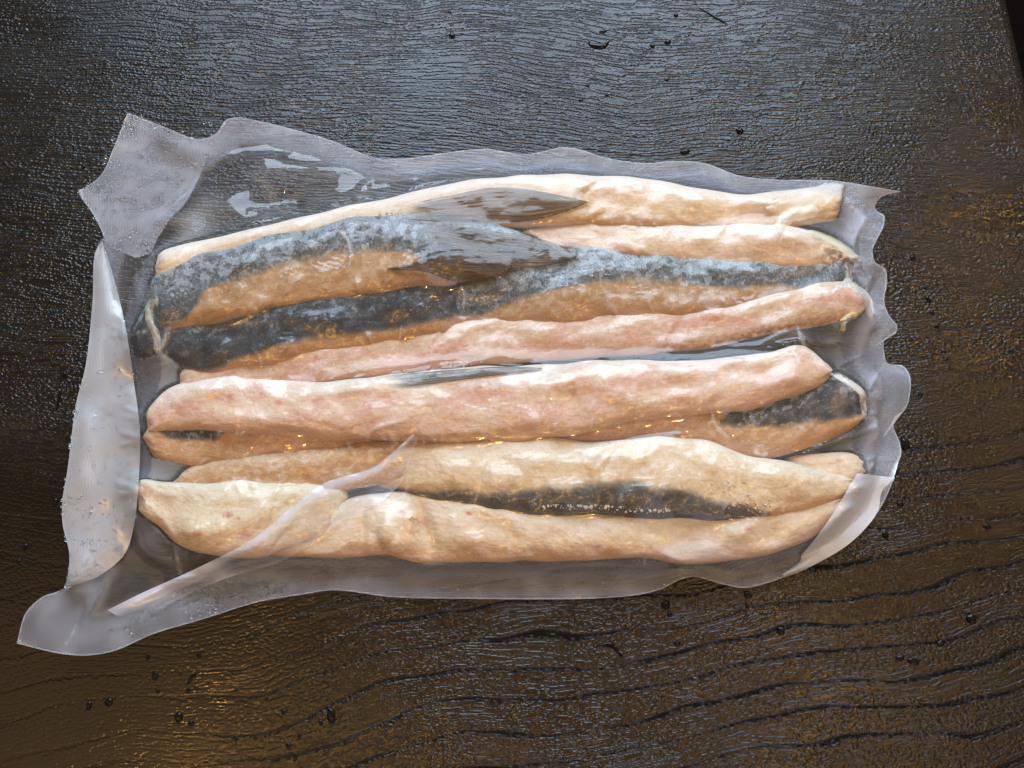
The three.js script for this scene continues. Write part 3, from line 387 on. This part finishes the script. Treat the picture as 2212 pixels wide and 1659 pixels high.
const EDGE_BOTTOM = [[36, 1390], [130, 1412], [190, 1416], [250, 1405], [330, 1370], [430, 1340], [560, 1300], [650, 1285], [720, 1275], [850, 1290], [1000, 1293], [1160, 1295], [1280, 1293], [1380, 1285], [1430, 1272], [1470, 1252], [1500, 1246], [1560, 1262], [1610, 1270], [1700, 1245], [1760, 1220], [1840, 1170], [1900, 1100], [1933, 1032]];
const EDGE_LEFT = [[275, 243], [245, 320], [220, 375], [185, 405], [170, 412], [205, 470], [224, 520], [206, 545], [200, 650], [185, 790], [165, 870], [145, 1020], [135, 1080], [135, 1130], [150, 1200], [140, 1268], [90, 1290], [55, 1325], [36, 1390]];
const NS = 640, NT = 400;
// how high the loose rim of the bag stands off the table
const rim = (x, z) => 0.0014 + 0.0034 * sstep(-0.1, 0.5, fbm(x * 26 + 4, z * 26 + 1, 2)) + 0.004 * sstep(0.12, 0.16, x) * (0.5 + 0.5 * Math.sin(z * 190 + 0.6)) + 0.0016 * (noise(x * 75 + 2, z * 22 + x * 8) + 0.4) * sstep(0.02, 0.07, z) + 0.0012 * (noise(x * 55, z * 30) + 0.4) * sstep(-0.05, -0.08, z) + 0.006 * sstep(-0.1, -0.14, z) * sstep(-0.1, -0.13, x);
const edgeW = (pts, n) => resample(pts, n).map(([x, y]) => { let w = at(x, y, 0.002); for (let k = 0; k < 3; k++) w = at(x, y, rim(w[0], w[2])); return w; });
const wT = edgeW(EDGE_TOP, NS), wB = edgeW(EDGE_BOTTOM, NS), wL = edgeW(EDGE_LEFT, NT), wR = edgeW(EDGE_RIGHT, NT);
const OUT = [...wT, ...wR, ...[...wB].reverse(), ...[...wL].reverse()].filter((_, i) => i % 9 === 0).map((w) => [w[0], w[2]]);
const outline = [...OUT, OUT[0]];
// loose puckers of the film: middle and half sizes on the photo grid, height in mm
const PUCKERS = [[585, 395, 60, 40, 5], [640, 430, 16, 36, -2.5], [715, 400, 70, 40, 5.6], [670, 372, 110, 16, 2], [500, 455, 80, 40, 5], [560, 350, 90, 20, 2.4], [400, 486, 60, 24, 2.6], [900, 385, 80, 20, 2.2], [1060, 362, 70, 14, 1.4], [1240, 345, 60, 16, 1.6], [1480, 378, 110, 14, 1.4], [1870, 470, 16, 40, 2], [1880, 600, 14, 40, 2], [1890, 830, 18, 40, 2.4], [1890, 700, 20, 30, 2], [1900, 930, 22, 22, 2], [1740, 740, 40, 14, 2], [960, 1222, 130, 9, 1.3], [1250, 1226, 120, 10, 1.3], [680, 1222, 70, 10, 1.4], [1560, 1222, 70, 12, 1.4], [330, 1180, 30, 30, 1.8], [420, 1250, 60, 14, 2], [300, 640, 12, 50, 1.6]];
function puckerAt(px, py) { let h = 0; for (const [x, y, a, b, m] of PUCKERS) { const q = ((px - x) / a) ** 2 + ((py - y) / b) ** 2; if (q < 10) h += m * 0.001 * Math.exp(-q * 1.1); } return h; }
// a tight membrane drawn down over the strips
const film = new Float32Array(GNX * GNZ), base = new Float32Array(GNX * GNZ), marginD = new Float32Array(GNX * GNZ);
for (let j = 0; j < GNZ; j++) for (let i = 0; i < GNX; i++) {
  const k = j * GNX + i, x = GX0 + i * GS, z = GZ0 + j * GS, ins = inPoly(x, z, OUT);
  marginD[k] = ins ? segDist(x, z, outline) : -0.001;
  let y = 0.0012; const md = marginD[k];
  y = lerp(rim(x, z), 0.0012, sstep(0.004, 0.014, md));
  base[k] = Math.max(y, heap[k] > 0 && ins ? heap[k] + 0.0005 : 0); film[k] = base[k] + 0.004;
}
for (let it = 0; it < 760; it++) { const pull = 0.0000095; for (let j = 1; j < GNZ - 1; j++) for (let i = 1; i < GNX - 1; i++) { const k = j * GNX + i; if (marginD[k] < 0.006) { film[k] = base[k]; continue; } const a = (film[k - 1] + film[k + 1] + film[k - GNX] + film[k + GNX]) * 0.25 - pull; film[k] += 1.7 * (a - film[k]); if (film[k] < base[k]) film[k] = base[k]; } }
for (let j = 0; j < GNZ; j++) for (let i = 0; i < GNX; i++) { const k = j * GNX + i; if (marginD[k] < 0) continue; const x = GX0 + i * GS, z = GZ0 + j * GS; const free = sstep(0.0004, 0.004, film[k] - base[k]) + 0.9 * sstep(0.004, 0.01, marginD[k]) * sstep(0.006, 0.003, film[k]);
  const q2 = proj(x, film[k], z); film[k] += puckerAt(...q2) * sstep(0.003, 0.009, marginD[k]) * (heap[k] > 0 ? sstep(0.0004, 0.003, film[k] - base[k]) : 1) + creaseAt(...q2)[0] * sstep(0.0002, 0.002, film[k] - base[k]) + free * (0.0013 * (0.32 - Math.abs(fbm(x * 36 + 5 + 20 * z, z * 48, 2))) * sstep(0.004, 0.012, marginD[k]) + 0.00005 * noise(x * 160, z * 190)) + 0.00004 * noise(x * 350, z * 350); }
const filmAt = (x, z) => sample(film, x, z);
// where the plastic is milky (doubled, welded, embossed, window sheen painted along the top) and where it is clear
const BW = 2048, BH = 1560, BX0 = GX0, BZ0 = GZ0, BSX = GNX * GS, BSZ = GNZ * GS;
const FLAP = flat([[275, 243], [350, 272], [420, 299], [486, 262], [470, 310], [440, 370], [410, 438], [345, 515], [332, 552], [296, 560], [262, 545], [224, 520], [170, 412], [220, 375]]);
const gapF = new Float32Array(BW * BH), milk = new Float32Array(BW * BH), bumpF = new Float32Array(BW * BH);
for (let j = 0; j < BH; j++) for (let i = 0; i < BW; i++) {
  const x = BX0 + (i + 0.5) / BW * BSX, z = BZ0 + (j + 0.5) / BH * BSZ, k = j * BW + i; const md = sample(marginD, x, z); if (md < -0.0008) { milk[k] = 0.4; bumpF[k] = 0.5; continue; }
  const low = sstep(0.03, 0.05, z - 0.1 * x), n = fbm(x * 70 + 2, z * 90, 3);
  const wv = lerp(0.0085, 0.0125, Math.max(low, sstep(0.12, 0.14, x)));
  const gap = sstep(0.0006, 0.005, sample(film, x, z) - sample(base, x, z));
  gapF[k] = sstep(0.0003, 0.003, sample(film, x, z) - sample(base, x, z)) + sstep(0.005, 0.003, sample(film, x, z));
  let m = (0.235 + 0.15 * n + 0.04 * sstep(0.12, 0.15, x) + 0.07 * sstep(-0.05, -0.075, z)) * sstep(wv + 0.006, wv - 0.003, md + 0.004 * n) + 0.02 + 0.035 * gap + gap * (0.2 * sstep(0.12, 0.145, x) + 0.2 * sstep(-0.12, -0.14, x) + 0.1 * sstep(-0.045, -0.065, z) * sstep(-0.03, 0.03, x)) + 0.04 * sstep(0.0, 0.005, 0.004 - sample(film, x, z));
  if (inPoly(x, z, FLAP)) m = Math.max(m, 0.37 + 0.16 * n);
  m += creaseAt(...proj(x, sample(film, x, z), z))[1] + 0.05 * Math.max(0, n);
  m += 0.22 * sstep(0.0007, 0.0, md);
  milk[k] = clamp(m, 0.03, 0.9);
  const emb = sstep(0.12, 0.25, m), X = x * 1000, Z = z * 1000, row = Math.floor(Z / 0.75);
  const dot = Math.cos((X / 1.25 + (row & 1) * 0.5) * 2 * Math.PI) * Math.cos(Z / 1.5 * 2 * Math.PI);
  const wr = Math.abs(noise(X / 5 + 0.4 * Z / 5, Z / 2.2 + 3)), wr2 = noise(X / 1.6, Z / 1.3);
  bumpF[k] = clamp(0.5 + emb * 0.42 * dot + (1 - 0.85 * clamp(gapF[k])) * (0.36 * (0.2 - wr) * sstep(-0.25, 0.3, noise(X / 16, Z / 12)) + 0.06 * wr2 + 0.1 * fbm(X / 9 + 8, Z / 4, 2)));
}
const fTex = (fn) => dataTex(BW, BH, (i, j, o) => { const v = 255 * clamp(fn(j * BW + i)); o[0] = o[1] = o[2] = v; });
const bumpT = fTex((k) => bumpF[k]);
const clearTrans = fTex((k) => 1 - milk[k]), rimAlpha = fTex((k) => milk[k]);
const roughT = fTex((k) => lerp(0.5, 1.0, sstep(0.1, 0.4, milk[k])));
const clearRough = fTex((k) => lerp(1, 0.4, clamp(gapF[k])));
const filmUV = (x, z) => [(x - BX0) / BSX, (z - BZ0) / BSZ];
const filmCol = new THREE.Color(0.74, 0.8, 0.95);  // blue tint paints the window reflection into the milky plastic
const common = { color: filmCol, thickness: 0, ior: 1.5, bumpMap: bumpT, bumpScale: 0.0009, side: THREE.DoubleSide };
const clearMat = new THREE.MeshPhysicalMaterial({ ...common, color: new THREE.Color(0.96, 0.96, 0.97), transmission: 1, transmissionMap: clearTrans, roughness: 0.21, roughnessMap: clearRough, specularIntensity: 0.5, ior: 1.7, bumpScale: 0.0005 });
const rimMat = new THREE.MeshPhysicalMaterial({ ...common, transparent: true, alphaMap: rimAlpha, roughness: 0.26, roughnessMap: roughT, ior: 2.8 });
const foldMat = new THREE.MeshPhysicalMaterial({ ...common, color: new THREE.Color(0.8, 0.83, 0.89), bumpScale: 0.0004, transparent: true, opacity: 0.46, roughness: 0.25, ior: 2.4 });  // same cool reflection tint in the folded pieces

const bag = thing('vacuum_bag', 'clear embossed vacuum bag with milky wavy edges, packed with fish strips', 'vacuum bag', [0, 0, 0]);
{
  const c00 = wT[0], c10 = wT[NS - 1], c01 = wB[0], c11 = wB[NS - 1];
  const geo = gridGeo(NS, NT, (i, j) => {
    const s = i / (NS - 1), t = j / (NT - 1), o = [0, 0];
    for (const [q, c] of [[0, 0], [1, 2]]) o[q] = (1 - t) * wT[i][c] + t * wB[i][c] + (1 - s) * wL[j][c] + s * wR[j][c] - ((1 - s) * (1 - t) * c00[c] + s * (1 - t) * c10[c] + (1 - s) * t * c01[c] + s * t * c11[c]);
    const onEdge = i === 0 || j === 0 || i === NS - 1 || j === NT - 1;
    return [o[0], onEdge ? rim(o[0], o[1]) : Math.max(0.0008, filmAt(o[0], o[1])), o[1], ...filmUV(o[0], o[1])];
  });
  geo.index.array.reverse(); geo.computeVertexNormals();
  const p = geo.attributes.position.array;
  const mk = (v) => { const i = clamp(Math.floor((p[v * 3] - BX0) / BSX * BW), 0, BW - 1), j = clamp(Math.floor((p[v * 3 + 2] - BZ0) / BSZ * BH), 0, BH - 1); return milk[j * BW + i]; };
  const md = (v) => sample(marginD, p[v * 3], p[v * 3 + 2]);
  const parts = split(geo, (a, b, c) => { const m = (mk(a) + mk(b) + mk(c)) / 3; if (m > 0.165 && md(a) < 0.035) { const x = p[a * 3], z = p[a * 3 + 2]; if (inPoly(x, z, FLAP)) return 'corner_flap'; return 'sealed_edge'; } return 'film'; });
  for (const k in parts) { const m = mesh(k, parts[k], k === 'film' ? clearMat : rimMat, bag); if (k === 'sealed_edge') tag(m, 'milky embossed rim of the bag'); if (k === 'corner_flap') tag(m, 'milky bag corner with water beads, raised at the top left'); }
}
// folded pieces of the bag that lie over the film
let flapPoints = null;
function overlay(name, edgeA, edgeB, lift, nv, label, opacity = 0.5, alpha = null) {
  const NU = 150, A = resample(edgeA, NU), Bq = resample(edgeB, NU);
  const geo = gridGeo(NU, nv, (i, j) => { const v = j / (nv - 1), u = i / (NU - 1), px = lerp(A[i][0], Bq[i][0], v), py = lerp(A[i][1], Bq[i][1], v); let w = at(px, py, 0.004), y = 0.004; for (let k = 0; k < 3; k++) { let f = 0; for (let q = -1; q <= 1; q++) f = Math.max(f, filmAt(w[0] + q * 0.0015, w[2]), filmAt(w[0], w[2] + q * 0.0015)); y = Math.min(0.024, f) + lift(u, v); w = at(px, py, y); } return alpha ? [...w, u, v] : [...w, ...filmUV(w[0], w[2])]; });
  geo.computeVertexNormals(); if (name === 'folded_flap') flapPoints = geo.attributes.position.array;
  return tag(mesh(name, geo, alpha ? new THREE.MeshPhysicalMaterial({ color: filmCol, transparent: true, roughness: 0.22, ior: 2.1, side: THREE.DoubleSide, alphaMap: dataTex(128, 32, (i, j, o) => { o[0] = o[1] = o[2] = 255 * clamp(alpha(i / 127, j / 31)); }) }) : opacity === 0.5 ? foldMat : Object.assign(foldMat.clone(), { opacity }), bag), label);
}
overlay('folded_flap', [[218, 520], [206, 545], [200, 650], [185, 790], [165, 870], [145, 1020], [135, 1080], [135, 1130], [150, 1200], [142, 1268]], [[222, 522], [246, 600], [270, 700], [290, 830], [302, 930], [300, 1030], [290, 1130], [270, 1195], [220, 1240], [146, 1269]],
  (u, v) => 0.0006 + 0.0045 * Math.sin(Math.PI * Math.min(1, v * 0.9 + 0.06)) * Math.sin(Math.PI * clamp(u, 0.02, 0.98)) ** 0.5 + 0.0006 * noise(u * 9, v * 2), 26, 'milky beaded flap folded back along the left side');
overlay('folded_corner', [[1852, 1022], [1800, 1108], [1760, 1165], [1732, 1200], [1728, 1212], [1690, 1240]], [[1933, 1032], [1905, 1062], [1896, 1105], [1840, 1170], [1760, 1218], [1694, 1244]], (u, v) => 0.0012 + 0.001 * Math.sin(Math.PI * v), 14, 'milky corner folded over at the lower right', 0.6);
overlay('film_ridge', [[892, 938], [850, 975], [805, 1010], [700, 1044], [636, 1090], [552, 1160], [430, 1225], [300, 1284], [232, 1318]], [[902, 946], [884, 1000], [864, 1046], [826, 1080], [752, 1118], [622, 1206], [476, 1254], [345, 1316], [290, 1352]], (u, v) => 0.0007 + 0.0032 * Math.exp(-(((v - 0.12) / 0.3) ** 2)) * Math.sin(Math.PI * clamp(u, 0.03, 0.97)), 12, 'long doubled ridge of film slanting across the lower left', 0.34, (u, v) => 0.13 + (0.42 + 0.2 * sstep(0.6, 0.75, u)) * Math.exp(-(((v - 0.1) / (0.16 + 0.25 * sstep(0.6, 0.8, u))) ** 2)) + 0.3 * Math.exp(-(((u - 0.7) / 0.03) ** 2)) + 0.12 * noise(u * 20, v * 5) + 0.1 * sstep(0.85, 1, v) - 0.35 * sstep(0.9, 1, u));

// water beads inside the bag
{
  const geo = new THREE.SphereGeometry(1, 10, 8), mat = new THREE.MeshPhysicalMaterial({ color: 0xffffff, roughness: 0.02, transmission: 1, thickness: 0.0005, ior: 1.34 });
  const spots = []; const zones = [[FLAP, 420, 0.0002], [flat([[330, 1310], [430, 1255], [560, 1250], [640, 1270], [500, 1310], [300, 1375], [240, 1360]]), 330, 0.0002]];
  for (const [poly, n, lift] of zones) { let c = 0, x0 = 1e9, x1 = -1e9, z0 = 1e9, z1 = -1e9; for (const [x, z] of poly) { x0 = Math.min(x0, x); x1 = Math.max(x1, x); z0 = Math.min(z0, z); z1 = Math.max(z1, z); } while (c < n) { const x = lerp(x0, x1, rnd()), z = lerp(z0, z1, rnd()); if (!inPoly(x, z, poly) || noise(x * 90, z * 90) < -0.25 * rnd()) { if (rnd() < 0.01) c++; continue; } spots.push([x, filmAt(x, z) + lift, z, 0.00026 + 0.0006 * rnd() ** 2]); c++; } }
  for (let q = 0; q < 620;) { const k = Math.floor(rnd() * flapPoints.length / 3) * 3, x = flapPoints[k], z = flapPoints[k + 2]; if (z < -0.02 + 0.03 * rnd() && rnd() < 0.85) { q += 0.2; continue; } spots.push([x + 0.001 * (rnd() - 0.5), flapPoints[k + 1], z + 0.001 * (rnd() - 0.5), 0.00026 + 0.00055 * rnd() ** 2]); q++; }
  const im = new THREE.InstancedMesh(geo, mat, spots.length), M = new THREE.Matrix4(); spots.forEach(([x, y, z, r], i) => im.setMatrixAt(i, M.makeScale(r, r * 0.8, r).setPosition(x, y, z)));
  im.name = 'water_beads'; im.userData.kind = 'stuff'; bag.add(im);
}
{
  const list = []; const put = (x, y, sx, sy, n) => { for (let q = 0; q < n; q++) { const px = x + (rnd() + rnd() - 1) * sx, py = y + (rnd() + rnd() - 1) * sy; let w = at(px, py, 0.01); for (let k = 0; k < 3; k++) w = at(px, py, sample(heap, w[0], w[2])); list.push([...w, 0.0002 + 0.00035 * rnd() ** 2]); } };
  put(1260, 1096, 110, 7, 60); put(1400, 1103, 80, 6, 40); put(1620, 1088, 70, 26, 40); put(860, 462, 40, 12, 22); put(1010, 788, 40, 8, 20); put(1560, 1050, 60, 20, 20);
  const im = new THREE.InstancedMesh(new THREE.IcosahedronGeometry(1, 0), new THREE.MeshPhysicalMaterial({ color: new THREE.Color(0.62, 0.52, 0.4), roughness: 0.5 }), list.length), M = new THREE.Matrix4();
  list.forEach(([x, y, z, r], i) => im.setMatrixAt(i, M.makeRotationY(i).scale(new THREE.Vector3(r * 1.3, r, r)).setPosition(x, y + r * 0.3, z)));
  im.name = 'frost_crumbs'; scene.add(im); tag(im, 'tan frost crumbs scattered in the seams between the strips', 'frost crumbs', null, 'stuff');
}
// ---------------------------------------------------------------- water drops on the table
const dropMat = new THREE.MeshPhysicalMaterial({ color: new THREE.Color(0.006, 0.005, 0.004), roughness: 0.03, ior: 1.333 });
function drop(px, py, a, b, turn, label, group, bend = 0) {          // a, b: half sizes on the photo grid
  const sd = px * 0.37 + py * 0.11, A = a * 0.00019, Bz = b * 0.00019, H = Math.min(A, Bz) * 0.42, NR = 7, NA = 26, c = at(px, py);
  const pos = [0, H, 0], idx = [];
  for (let r = 1; r <= NR; r++) for (let k = 0; k < NA; k++) { const t = k / NA * Math.PI * 2, q = r / NR, wob = 1 + 0.3 * noise(Math.cos(t) * 1.3 + sd, Math.sin(t) * 1.3) + 0.14 * noise(Math.cos(t) * 3 + sd, Math.sin(t) * 3); const x = Math.cos(t) * q * A * wob; pos.push(x, H * (1 - q ** 2.6) + (r === NR ? -0.00008 : 0.00002), Math.sin(t) * q * Bz * wob + bend * x * x / A); }
  for (let k = 0; k < NA; k++) idx.push(0, 1 + (k + 1) % NA, 1 + k);
  for (let r = 1; r < NR; r++) for (let k = 0; k < NA; k++) { const p = 1 + (r - 1) * NA + k, q = 1 + (r - 1) * NA + (k + 1) % NA; idx.push(p, q, p + NA, q, q + NA, p + NA); }
  const bi = pos.length / 3; pos.push(0, -0.00008, 0); for (let k = 0; k < NA; k++) idx.push(bi, 1 + (NR - 1) * NA + k, 1 + (NR - 1) * NA + (k + 1) % NA);
  const g = new THREE.BufferGeometry(); g.setAttribute('position', new THREE.Float32BufferAttribute(pos, 3)); g.setIndex(idx); g.computeVertexNormals();
  const m = new THREE.Mesh(g, dropMat); m.name = numbered('water_drop'); m.position.set(c[0], 0.0001, c[2]); m.rotation.y = turn; m.castShadow = m.receiveShadow = true; scene.add(m); tag(m, label, 'water drop', group);
}
const BIG = [
  [976, 76, 7, 10, 0, 'oval water drop alone near the middle of the table top edge'], [1302, 68, 9, 6, 0.2, 'small water drop just above the long curved drop near the top'], [1295, 100, 28, 9, 0.08, 'long curved water drop near the top of the table', -0.4],
  [1955, 960, 11, 13, 0, 'large water drop touching the right wavy edge of the bag'], [1320, 1394, 28, 5, -0.35, 'long bent streak of water below the bag', 0.5], [715, 1546, 8, 17, 0.3, 'tall water drop at the bottom, beside the edge of the warm reflection'],
  [416, 1464, 5, 15, -0.7, 'slanting water drop under the lower left of the bag'], [386, 1549, 9, 10, 0.3, 'ragged water drop at the lower left, nearest the table bottom'], [137, 812, 5, 12, -0.3, 'tall water drop left of the folded flap'], [127, 866, 3, 22, -0.1, 'thin upright trickle of water left of the folded flap'],
  [1540, 34, 40, 3.5, -0.62, 'slanting wet streak at the top of the table'], [1598, 283, 9, 9, 0, 'flat round drop right of the middle above the bag'], [1480, 328, 12, 8, 0.3, 'flat ragged drop just above the bag rim'],
];
for (const [x, y, a, b, t, l, bend] of BIG) drop(x, y, a, b, t, l, null, bend ?? 0);
const ZONES = [
  ['tiny water drop on the table above the bag', 'tiny drops above the bag', [[1460, 33, 6, 7], [1410, 99, 6, 6], [1442, 91, 8, 8], [1270, 185, 5, 4], [1255, 216, 6, 4], [1440, 172, 6, 5], [1495, 213, 4, 3], [1310, 205, 5, 3]]],
  ['small water drop on the table right of the bag', 'small drops right of the bag', [[1971, 557, 6, 6], [1998, 621, 7, 4], [2005, 647, 6, 9], [2013, 675, 5, 6], [2024, 705, 6, 6], [2039, 759, 6, 4], [2044, 776, 7, 3], [2185, 757, 6, 5], [1988, 853, 5, 6]]],
  ['small water drop on the table below the right half of the bag', 'small drops below the right half', [[1945, 1089, 8, 7], [2132, 1137, 8, 7], [1912, 1156, 7, 9], [1438, 1307, 9, 10], [1447, 1327, 6, 6], [1616, 1285, 9, 8], [1687, 1362, 8, 9], [2098, 1337, 11, 11], [2032, 1390, 8, 7], [1945, 1421, 9, 6], [1974, 1429, 12, 7], [1463, 1390, 6, 6], [1614, 1310, 4, 5]]],
  ['small water drop on the table below the left half of the bag', 'small drops below the left half', [[282, 1383, 10, 9], [319, 1419, 4, 7], [430, 1416, 5, 6], [335, 1460, 6, 9], [342, 1492, 4, 5], [407, 1492, 5, 7], [423, 1487, 4, 5], [192, 1524, 6, 9], [235, 1517, 8, 8], [413, 1561, 6, 6], [613, 1537, 6, 6], [672, 1548, 4, 4], [693, 1561, 4, 6], [647, 1590, 4, 6], [623, 1611, 5, 6], [639, 1635, 4, 7], [510, 1595, 5, 4], [510, 1491, 4, 4]]],
  ['small water drop on the table left of the bag', 'small drops left of the bag', [[119, 1085, 5, 9], [55, 1181, 5, 7], [40, 1212, 5, 5], [180, 360, 5, 6]]],
];
const NTH = ['first', 'second', 'third', 'fourth', 'fifth', 'sixth', 'seventh', 'eighth', 'ninth', 'tenth', 'eleventh', 'twelfth', 'thirteenth', 'fourteenth', 'fifteenth', 'sixteenth', 'seventeenth', 'eighteenth'];
for (const [, g, list] of ZONES) { list.sort((p, q) => (g.includes('left of') || g.includes('right of') ? p[1] - q[1] : p[0] - q[0])); list.forEach(([x, y, a, b], i) => drop(x, y, a, b, rnd() * 0.8 - 0.4, NTH[i] + (g.includes('left of') || g.includes('right of') ? ' from the top' : ' from the left') + ' of the ' + g.replace('half', 'half of the bag') + (g.includes('half') ? '' : ' on the table'), g)); }

renderer.render(scene, camera);
